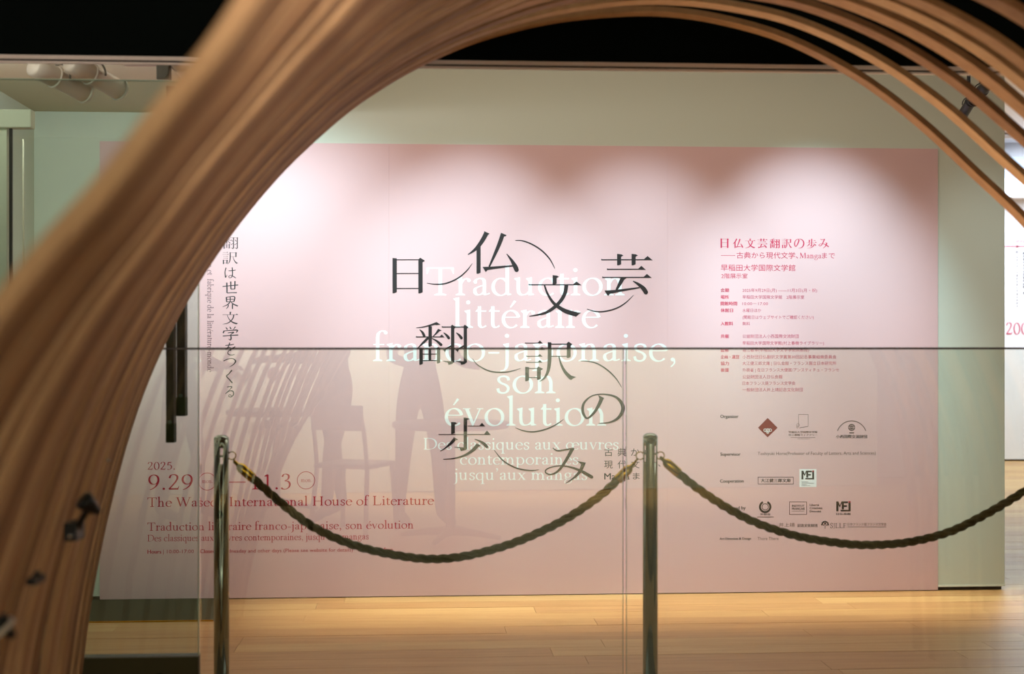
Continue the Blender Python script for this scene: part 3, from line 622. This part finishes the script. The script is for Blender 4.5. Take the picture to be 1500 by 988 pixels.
lk = MB().lathe([(0.0, -0.036), (0.014, -0.034), (0.019, -0.028), (0.019, 0.0)], 20, (lx_of(235, Yd), -0.0, hY(986, Yd)), 'y').build('lock_cylinder', M['chrome'], gd, True)
MB().box((lx_of(235, Yd)-0.0015, -0.0375, hY(986, Yd)-0.006), (lx_of(235, Yd)+0.0015, -0.0355, hY(986, Yd)+0.006)).build('keyhole', M['slot'], lk)
# dark low threshold bench behind the door at the foot of the wall
th = empty('floor_plate', (0, Y_WALL, 0), YAW); tag(th, 'flat dark olive floor plate at the left foot of the pink panel', 'plate')
Yb = 6.43-Y_WALL
bevel(MB().box((lx_of(40, 6.43), Yb, 0), (lx_of(300.5, 6.43), -0.012, 0.006)).build('body', M['rail'], th), 0.001)
MB().box((lx_of(40, 6.43), Yb-0.003, 0.0), (lx_of(300.5, 6.43), Yb, 0.0075)).build('edge_strip', M['brass'], th)

# ------------------------------------------------------------------ stanchions and ropes
YS = 4.615
def make_post(px, rot):
    X = (px-750)/F*plane_Y(px, YS); Y = plane_Y(px, YS)
    r = empty('rope_stanchion', (X, Y, 0), rot)
    z1 = EYE-(643-HOR)/F*4.56; zc = EYE-(637-HOR)/F*4.56
    zs1, zs0 = EYE-(656-HOR)/F*4.56, EYE-(681-HOR)/F*4.56
    R_ = 0.0243; sg = 48
    prof = [(R_, 0.02), (R_, zs0), (R_, (zs0+zs1)/2-0.002), (R_, (zs0+zs1)/2+0.002), (R_, zs1), (R_, z1)]
    def skip(i, k):
        a = (k+1) % (sg//4)
        return i in (1, 3) and a in (11, 0, 1, ) 
    o = MB().lathe(prof, sg, skip=skip); o.f = [f for f in o.f if len(f) == 4]
    p = o.build('pole', M['chrome'], r, True)
    s_ = p.modifiers.new('wall', 'SOLIDIFY'); s_.thickness = 0.0016
    MB().lathe([(R_+0.0004, z1-0.0005), (R_+0.0004, z1+0.002), (R_*0.88, z1+0.0065), (R_*0.5, zc-0.001), (0.0, zc)], 32).build('domed_cap', M['chrome'], r, True)
    MB().lathe([(0.16, 0.0), (0.16, 0.008), (0.12, 0.016), (0.04, 0.022), (0.028, 0.03)], 48).build('base', M['chrome'], r, True)
    return r, Vector((X, Y, 0))
p1, P1 = make_post(324.5, 0.2); tag(p1, 'polished steel rope post at the left end of the rope, dates behind it', 'post', 'rope posts')
p2, P2 = make_post(952.5, 0.62); tag(p2, 'polished steel rope post joining the two ropes right of the centre', 'post', 'rope posts')
p3, P3 = make_post(1604, 0.0); tag(p3, 'polished steel rope post beyond the right edge of the picture', 'post', 'rope posts')
def ring_pts(c, r, ax1, ax2, n=18): return [c+ax1*(r*math.cos(2*PI*k/n))+ax2*(r*math.sin(2*PI*k/n)) for k in range(n)]
def make_rope(pxs, label, Pa, Pb):
    """pxs: picture points of the rope centre line from fitting to fitting"""
    root = empty('barrier_rope', (0, 0, 0)); tag(root, label, 'rope', 'barrier ropes')
    pts = [Vector(at_plane(x, y, YS)) for x, y in pxs]
    a, b = pts[0], pts[-1]
    path = [Vector(p) for p in cr([tuple(p) for p in pts], 14)]
    # arc length resample
    L = [0]
    for i in range(1, len(path)): L.append(L[-1]+(path[i]-path[i-1]).length)
    n = int(L[-1]/0.006); out = []; j = 0
    for k in range(n+1):
        d = L[-1]*k/n
        while j < len(L)-2 and L[j+1] < d: j += 1
        t = (d-L[j])/max(L[j+1]-L[j], 1e-9); out.append(path[j].lerp(path[j+1], t))
    bodyY = Vector((0, 1, 0))
    for st in range(3):
        q = []
        for i, p in enumerate(out):
            t = (out[min(i+1, n)]-out[max(i-1, 0)]).normalized(); s1 = t.cross(bodyY).normalized(); s2 = t.cross(s1)
            ph = 2*PI*(i*L[-1]/n)/0.105+st*2*PI/3
            q.append(p+s1*(0.0076*math.cos(ph))+s2*(0.0076*math.sin(ph)))
        MB().tube(q, 0.0072, 10).build('rope_strand', M['ropem'], root, True)
    for end, d0, PP in ((0, (out[0]-out[8]).normalized(), Pa), (1, (out[-1]-out[-9]).normalized(), Pb)):
        e = out[0] if end == 0 else out[-1]
        f = MB().tube([e-d0*0.012, e-d0*0.010, e+d0*0.036, e+d0*0.045, e+d0*0.052, e+d0*0.066, e+d0*0.070], [0.0150, 0.0162, 0.0162, 0.0135, 0.0065, 0.0058, 0.003], 20).build('brass_ferrule', M['brass'], root, True)
        c = Vector((PP.x+(0.0335 if end == 0 else -0.0335), PP.y, EYE-(668-HOR)/F*PP.y))
        MB().tube([e+d0*0.064, (e+d0*0.064).lerp(c, 0.5), c+(e-c).normalized()*0.0125], 0.0034, 10).build('snap_hook', M['brass'], f, True)
        MB().tube(ring_pts(c, 0.0125, Vector((1, 0, 0)), Vector((0, 0, 1))), 0.0020, 8, True).build('hook_ring', M['brass'], f, True)
    return root
make_rope([(366,697),(385,714),(420,744),(460,773),(510,796),(560,810),(620,819),(670,817),(720,806),(770,789),(830,760),(880,726),(908,700)],
          'twisted olive rope hanging between the left and the central steel post', P1, P2)
make_rope([(990,690),(1010,707),(1050,735),(1100,763),(1160,784),(1220,795),(1270,799),(1330,795),(1390,780),(1440,756),(1480,733),(1520,708),(1560,684)],
          'twisted olive rope hanging from the central post out to the right', P2, P3)

# ------------------------------------------------------------------ timber arch ribs
tun = empty('timber_arch', (0, 3.0, 0)); tag(tun, 'sweeping arch of thin brown timber ribs framing the view from left to upper right', 'arch')
NR = 24; GR = 1.06; RD = 0.060; ZF = 4.02
key = [  # picture point of the innermost rib, first displacement, share of the right-hand law
 ((118,1010),(-8.9,0),0),((132,900),(-8.2,0),0),((152,790),(-7.2,-.2),0),((180,675),(-6.2,-.5),0),((212,575),(-5.0,-1.1),0),((252,485),(-3.9,-1.7),0),((300,402),(-2.8,-2.3),0),((355,324),(-2.3,-2.8),0),
 ((420,248),(-2.1,-3.1),0),((500,174),(-2.6,-3.3),0),((560,131),(-3.0,-3.7),0.0),((620,97),(-3.3,-4.6),0.05),((700,63),(-3.2,-6.5),0.2),((800,37),(-2.5,-11),0.5),((900,25.5),(-1,-15),0.8),((980,25.5),(2,-17.5),1),
 ((1060,38),(7,-21),1),((1150,65),(13,-25),1),((1250,117),(20,-28),1),((1340,184),(26,-30),1),((1420,258),(30,-30),1),((1500,335),(32,-30),1),((1590,445),(40,-22),1),((1665,600),(52,-10),1),((1712,800),(60,0),1),((1725,1000),(62,0),1)]
flatk = cr([(p[0], p[1], d[0], d[1], w_) for p, d, w_ in key], 5)
hr = [0, 1, 1.97, 2.72, 3.42, 3.98, 5.25]
def rib_curve(k):
    z = ZF*GR**(-k); g_ = (GR**k-1)/(GR-1); h_ = hr[min(k, 6)]
    pts = []
    for (x, y, dx, dy, w_) in flatk:
        w_ = min(max(w_, 0), 1); Gk = g_*(1-w_)+h_*w_
        pts.append(at(x+dx*Gk, y+dy*Gk, z+0.034+(RD-0.034)*w_))
    return z, pts
ribs = []
vd = [random.uniform(0.8, 1.35) for _ in range(NR)]
jit = [random.uniform(-0.010, 0.010) for _ in range(NR)]
z6, base6 = rib_curve(6)
for k in range(NR):
    z, pts = rib_curve(k)
    if k > 2: pts = [p+Vector((jit[k], 0, jit[k]*0.6)) if flatk[i][4] < 0.3 else p for i, p in enumerate(pts)]
    if k > 6:   # the right half keeps the shape of the sixth rib in space
        for i, q in enumerate(flatk):
            w_ = min(max(q[4], 0), 1)
            tgt = Vector((base6[i].x+0.13*(k-6)*w_, pts[i].y, base6[i].z)); pts[i] = pts[i].lerp(tgt, w_)
    # carry both feet to the floor
    a, b = pts[0], pts[1]; t = (a-b).normalized(); foot = []
    slope = t.x/max(-t.z, 1e-3)
    for j in range(1, 7):
        zz = a.z*(1-j/6.0); foot.append(Vector((a.x+slope*(a.z-zz)*(1-0.35*j/6)*(1+1.0*k/23.0), a.y, zz)))
    b = pts[-1]; footr = [Vector((b.x+0.02*j/5, b.y, b.z*(1-j/5.0))) for j in range(1, 6)]
    ribs.append((z, foot[::-1]+pts+footr))
for k, (z, pts) in enumerate(ribs):
    T = 0.0165; b = MB(); n = len(pts)
    for i, p in enumerate(pts):
        t = pts[min(i+1, n-1)]-pts[max(i-1, 0)]; nx, nz = -t.z, t.x; d = math.hypot(nx, nz) or 1; nx /= d; nz /= d
        D = max(p.y-z, 0.03)*(vd[k] if k > 2 else 1)
        for (r, dy) in ((0, 0), (T, 0), (T, -D), (0, -D)): b.v.append((p.x+nx*r, p.y+dy-3.0, max(p.z+nz*r, 0)))
    for i in range(n-1):
        for q in range(4): b.f.append((4*i+q, 4*i+(q+1) % 4, 4*i+4+(q+1) % 4, 4*i+4+q))
    b.f.append((0, 1, 2, 3)); m_ = 4*(n-1); b.f.append((m_+3, m_+2, m_+1, m_))
    o = b.build('rib', M['rib'][(0, 2, 1, 0, 2, 0, 1, 2)[k % 8]], tun); autosmooth(o, 50); bevel(o, 0.0012, 1)

# ------------------------------------------------------------------ small fittings on the ribs, lower left
def wedge(c, s, rot, m, parent, name):
    o = MB().lathe([(0.3*s, -s), (0.85*s, 0.55*s), (0.9*s, s)], 16).build(name, m, parent, True); o.rotation_euler = rot; o.location = c; return o
fx = empty('clip_spotlight', at(133, 742, 2.5)); tag(fx, 'small black clip spotlight on the lower left ribs', 'lamp')
wedge((0, 0, 0), 0.019, (0.5, -0.75, 0), M['lampb'], fx, 'lamp_head')
MB().tube([(-0.008, 0, -0.01), (-0.022, 0.01, -0.030), (-0.034, 0.03, -0.05)], 0.006, 8).build('arm', M['lampb'], fx)
MB().box((-0.048, 0.0, -0.062), (-0.026, 0.05, -0.030)).build('clamp', M['lampb'], fx)
fy = empty('clip_spotlight', at(57, 845, 2.2)); tag(fy, 'smaller black clip lamp low on the left ribs', 'lamp')
wedge((0, 0, 0), 0.008, (0.5, -0.7, 0), M['lampb'], fy, 'lamp_head'); MB().box((-0.02, 0, -0.014), (-0.006, 0.05, -0.004)).build('clamp', M['lampb'], fy)
fz = empty('clip_spotlight', at(8, 922, 1.9)); tag(fz, 'black lamp with a white rim at the left edge of the picture', 'lamp')
wedge((0, 0, 0), 0.016, (0.3, -0.7, 0), M['lampb'], fz, 'lamp_head')
MB().lathe([(0.012, 0), (0.017, 0), (0.017, 0.006), (0.012, 0.006)], 20).build('rim', M['lampw'], fz, True); [c for c in bpy.data.objects if c.parent == fz][-1].rotation_euler = (0.3, -0.7, 0)
for (x, y, z) in ((158, 675, 2.9), (102, 786, 2.45)):
    s_ = MB().lathe([(0.0035, 0), (0.0035, 0.003), (0.0, 0.0045)], 12).build('screw_head', M['screw'], None, True)
    s_.location = at(x, y, z); s_.rotation_euler = (PI/2, 0, 0.6); tag(s_, 'bright steel screw head on the ribs' + (' near the panel edge' if x == 158 else ' under the clip spotlight'), 'screw')

# ------------------------------------------------------------------ dark timber strips hanging behind the glass door
def strip(x0, x1, y1, Y, label):
    r = empty('timber_strip', at((x0+x1)/2, y1, Y)); tag(r, label, 'strip', 'hanging timber strips')
    w_ = (x1-x0)/F*Y; top = 2.05
    z0 = at(0, y1, Y).z
    bevel(MB().box((-w_/2, 0, 0), (w_/2, 0.035, top-z0)).build('board', M['darkwood'], r), 0.001)
    MB().lathe([(0.006, -0.004), (0.006, 0.0)], 12, (0, 0, 0.065), 'y').build('bolt', M['grey'], r)
    bevel(MB().box((-w_/2-0.0005, -0.001, 0), (w_/2+0.0005, 0.036, 0.06)).build('olive_end', M['rail'], r), 0.001)  # lowest piece of the strip coloured olive
    return r
strip(243, 254.5, 649, 4.45, 'dark timber strip with a bolt, the lower of the two hanging by the ribs')
strip(258.5, 271, 610, 4.5, 'dark timber strip, the shorter one beside the bolted strip')

# ------------------------------------------------------------------ ceiling spotlights
def spotlight(c, aim, m, s, label, grp):
    r = empty('ceiling_spotlight', c); tag(r, label, 'spotlight', grp)
    q = (Vector(aim)-Vector(c)).to_track_quat('-Z', 'Y').to_euler()
    L = 0.20*s; R_ = 0.029*s
    b = MB().lathe([(R_*0.7, L*0.5), (R_*0.95, L*0.47), (R_, L*0.3), (R_, -L*0.5), (R_*0.86, -L*0.5), (R_*0.8, -L*0.42), (0, -L*0.40)], 24).build('lamp_body', m, r, True); b.rotation_euler = q
    for h in (-L*0.46, L*0.1): 
        k = MB().lathe([(R_*1.02, h-0.004), (R_*1.10, h-0.004), (R_*1.10, h+0.004), (R_*1.02, h+0.004)], 24).build('rim_band', m, b, True)
    yk = MB().tube([Vector((R_*1.35*math.cos(a), 0, R_*1.5*math.sin(a))) for a in [PI*k/12 for k in range(13)]], 0.003*s, 8).build('yoke', m if m != M['lampw'] else M['grey'], r, True); yk.rotation_euler = (0.0, 0, q.z)
    MB().lathe([(0.010*s, R_*1.45), (0.010*s, 0.22)], 12).build('stem', m, r)
    return r
w0 = lambda px, py, Y: at(px, py, Y)
spotlight(w0(88, 117, 4.9), (w0(500, 330, 6.3)), M['lampw'], 1.25, 'white cylinder spotlight under the soffit, leftmost', 'white ceiling spotlights')
spotlight(w0(140, 113, 4.95), (w0(530, 330, 6.3)), M['lampw'], 1.25, 'white cylinder spotlight under the soffit, second from the left', 'white ceiling spotlights')
spotlight(w0(268, 97, 4.95), (w0(420, 300, 6.3)), M['lampw'], 1.1, 'white cylinder spotlight beside the grey square bracket', 'white ceiling spotlights')
br = empty('track_bracket', at(238, 103, 4.9)); tag(br, 'grey square track bracket on a pale bar under the soffit', 'bracket')
bevel(MB().box((-0.022, 0, -0.03), (0.022, 0.04, 0.028)).build('plate', M['grey'], br), 0.003)
MB().box((-0.14, 0.0, 0.022), (0.10, 0.05, 0.05)).build('bar', M['lampw'], br)
MB().lathe([(0.006, -0.004), (0.006, 0)], 10, (0.01, 0, -0.018), 'y').build('bolt', M['grey'], br)
spotlight(at(1437, 135, 6.2), at(1330, 260, 7.0), M['lampb'], 0.85, 'black ceiling spotlight behind the right ribs, the higher one', 'black ceiling spotlights')
spotlight(at(1419, 154, 6.4), at(1330, 300, 7.0), M['lampb'], 0.80, 'black ceiling spotlight behind the right ribs, the lower one', 'black ceiling spotlights')

# ------------------------------------------------------------------ reading room behind the camera: it is seen mirrored in the glass
N_ = Vector((MW, -1, 0)).normalized(); G0 = Vector((0, Y_GLASS, 0))
def unmirror(px, py, Yv):
    p = at(px, py, Yv); d = (p-G0).dot(N_); return p-N_*(2*d)
struct(MB().box((-3.2, -3.6, 0), (4.2, -3.45, 2.9)).build('wall_rear', M['wall']))
def round_table(loc, label):
    r = empty('round_table', loc); tag(r, label, 'table', 'tables of the reading room')
    MB().lathe([(0.0, 0.70), (0.36, 0.70), (0.37, 0.71), (0.37, 0.735), (0.36, 0.74), (0, 0.74)], 40).build('table_top', M['table'], r, True)
    MB().lathe([(0.035, 0.02), (0.030, 0.1), (0.030, 0.70)], 16).build('column', M['table'], r, True)
    for k in range(4):
        a = k*PI/2+0.4; MB().tube([(0, 0, 0.05), (0.16*math.cos(a), 0.16*math.sin(a), 0.04), (0.33*math.cos(a), 0.33*math.sin(a), 0.015)], [0.03, 0.022, 0.014], 8).build('foot', M['table'], r)
t1 = unmirror(660, 790, 9.0); t1.z = 0; round_table(t1, 'dark round table behind the viewer, mirrored below the centre of the glass')
t2 = unmirror(405, 700, 10.6); t2.z = 0; round_table(t2, 'dark round table under the white shirt, mirrored at the left of the glass')
ch = empty('chair', (0, 0, 0)); q_ = unmirror(520, 770, 9.3); ch.location = (q_.x, q_.y, 0); ch.rotation_euler = (0, 0, 0.5); tag(ch, 'dark wooden chair mirrored in the glass between the two figures', 'chair')
bevel(MB().box((-0.2, -0.2, 0.43), (0.2, 0.2, 0.46)).build('seat', M['table'], ch), 0.01)
for sx in (-1, 1):
    MB().tube([(0.18*sx, -0.18, 0.44), (0.2*sx, -0.21, 0)], 0.016, 8).build('leg', M['table'], ch)
    MB().tube([(0.18*sx, 0.18, 0.44), (0.2*sx, 0.24, 0)], 0.016, 8).build('leg', M['table'], ch)
    MB().tube([(0.18*sx, 0.18, 0.44), (0.18*sx, 0.22, 0.66), (0.17*sx, 0.27, 0.84)], 0.014, 8).build('back_post', M['table'], ch)
MB().box((-0.18, 0.235, 0.68), (0.18, 0.26, 0.84)).build('backrest', M['table'], ch)
te = empty('white_shirt', (0, 0, 0)); q_ = unmirror(400, 560, 11.4); te.location = (q_.x, -3.42, q_.z); tag(te, 'white short-sleeved shirt with a small print pinned to the rear wall', 'shirt')
sh_ = [(-.10,.33),(-.06,.30),(.06,.30),(.10,.33),(.20,.29),(.33,.12),(.25,.05),(.18,.12),(.18,-.33),(-.18,-.33),(-.18,.12),(-.25,.05),(-.33,.12),(-.20,.29)]
b = MB(); n = len(sh_); b.v = [(x, 0, z) for x, z in sh_]+[(x, .02, z) for x, z in sh_]; b.f = [tuple(range(n)), tuple(range(2*n-1, n-1, -1))]+[(i, i+n, (i+1) % n+n, (i+1) % n) for i in range(n)]
b.build('cloth', M['tee'], te); MB().lathe([(0.03, .021), (0.055, .021), (0.055, .024), (0.03, .024)], 20, (0, 0, .06), 'y').build('chest_print', M['plum'], te)
def person(loc, rz, label, lean=0.0, arm=0.3, stride=0.12):
    r = empty('person', loc, rz); tag(r, label, 'person')
    J = {'pelvis': (0, 0, .93, .115), 'waist': (0, .0, 1.08, .11), 'chest': (0, lean*.5, 1.30, .125), 'neckb': (0, lean, 1.45, .06), 'neck': (0, lean+.01, 1.52, .052), 'head': (0, lean+.03, 1.60, .078), 'crown': (0, lean+.025, 1.69, .078)}
    E = [('pelvis', 'waist'), ('waist', 'chest'), ('chest', 'neckb'), ('neckb', 'neck'), ('neck', 'head'), ('head', 'crown')]
    for s_, tg in ((-1, 'l'), (1, 'r')):
        J['hip'+tg] = (.09*s_, 0, .88, .088); J['knee'+tg] = (.11*s_, stride*s_*.6+.02, .49, .058); J['ank'+tg] = (.12*s_, stride*s_, .09, .04); J['toe'+tg] = (.13*s_, stride*s_+.17, .035, .032)
        J['sho'+tg] = (.17*s_, lean*.8, 1.40, .055); J['elb'+tg] = (.24*s_, lean*.8-.02+arm*.2, 1.14, .042); J['wri'+tg] = (.20*s_, lean*.8+arm, 1.02+arm*.3, .028); J['palm'+tg] = (.19*s_, lean*.8+arm+.07, 1.01+arm*.33, .030)
        E += [('pelvis', 'hip'+tg), ('hip'+tg, 'knee'+tg), ('knee'+tg, 'ank'+tg), ('ank'+tg, 'toe'+tg), ('chest', 'sho'+tg), ('sho'+tg, 'elb'+tg), ('elb'+tg, 'wri'+tg), ('wri'+tg, 'palm'+tg)]
        for q in range(5):
            x0, y0, z0, _ = J['palm'+tg]; off = (q-2)*.015; ln = (.045, .07, .078, .072, .055)[q]
            J['f%d%s' % (q, tg)] = (x0+off, y0+.03+ln*.5, z0-.005, .0085); J['g%d%s' % (q, tg)] = (x0+off*1.1, y0+.03+ln*.9, z0-.03, .0075)
            E += [('palm'+tg, 'f%d%s' % (q, tg)), ('f%d%s' % (q, tg), 'g%d%s' % (q, tg))]
    nm = list(J); me = bpy.data.meshes.new('body'); me.from_pydata([J[k][:3] for k in nm], [(nm.index(a), nm.index(b_)) for a, b_ in E], [])
    me.materials.append(M['dark_cloth']); me.materials.append(M['skin'])
    o = bpy.data.objects.new('body', me); C.objects.link(o); o.parent = r
    o.modifiers.new('skin', 'SKIN'); sv = me.skin_vertices[0].data
    for i, k in enumerate(nm): sv[i].radius = (J[k][3], J[k][3]*(.8 if k in ('pelvis', 'waist', 'chest') else 1)); sv[i].use_root = (k == 'pelvis')
    s2 = o.modifiers.new('sub', 'SUBSURF'); s2.levels = 1; s2.render_levels = 2
    hd_ = MB().lathe([(0.0, -.11), (.05, -.10), (.075, -.04), (.083, .03), (.07, .09), (.035, .12), (0, .125)], 20).build('face', M['skin'], r, True); hd_.location = (0, lean+.035, 1.625); hd_.scale = (.92, 1.08, 1)
    hr_ = MB().lathe([(.088, -.03), (.094, .03), (.082, .10), (.045, .135), (0, .142)], 20).build('hair', M['hair'], r, True); hr_.location = (0, lean+.015, 1.625)
    MB().lathe([(0.004, .018), (.013, -.012), (0, -.018)], 8, (0, lean+.128, 1.61)).build('nose', M['skin'], hd_ if False else r, True)
    for s_ in (-1, 1):
        MB().lathe([(0, -.008), (.008, 0), (0, .008)], 8, (.03*s_, lean+.113, 1.645)).build('eye', M['slot'], r, True)
        MB().lathe([(0, -.025), (.012, 0), (0, .028)], 8, (.079*s_, lean+.03, 1.625)).build('ear', M['skin'], r, True)
    MB().box((-.022, lean+.112, 1.573), (.022, lean+.12, 1.581)).build('mouth', M['maroon'], r)
    return r
q_ = unmirror(490, 760, 9.9); person((q_.x, q_.y, 0), 0.9, 'person in dark clothes with legs apart, mirrored faintly in the glass left of centre', .06, .35, .17)
q_ = unmirror(615, 760, 9.6); person((q_.x, q_.y, 0), -0.4, 'person in dark clothes standing behind the round table, mirrored in the glass', .03, .25, .08)
q_ = unmirror(262, 760, 9.8); person((q_.x, q_.y, 0), -1.2, 'person in dark clothes at the far left of the mirrored room', .03, .2, .1)
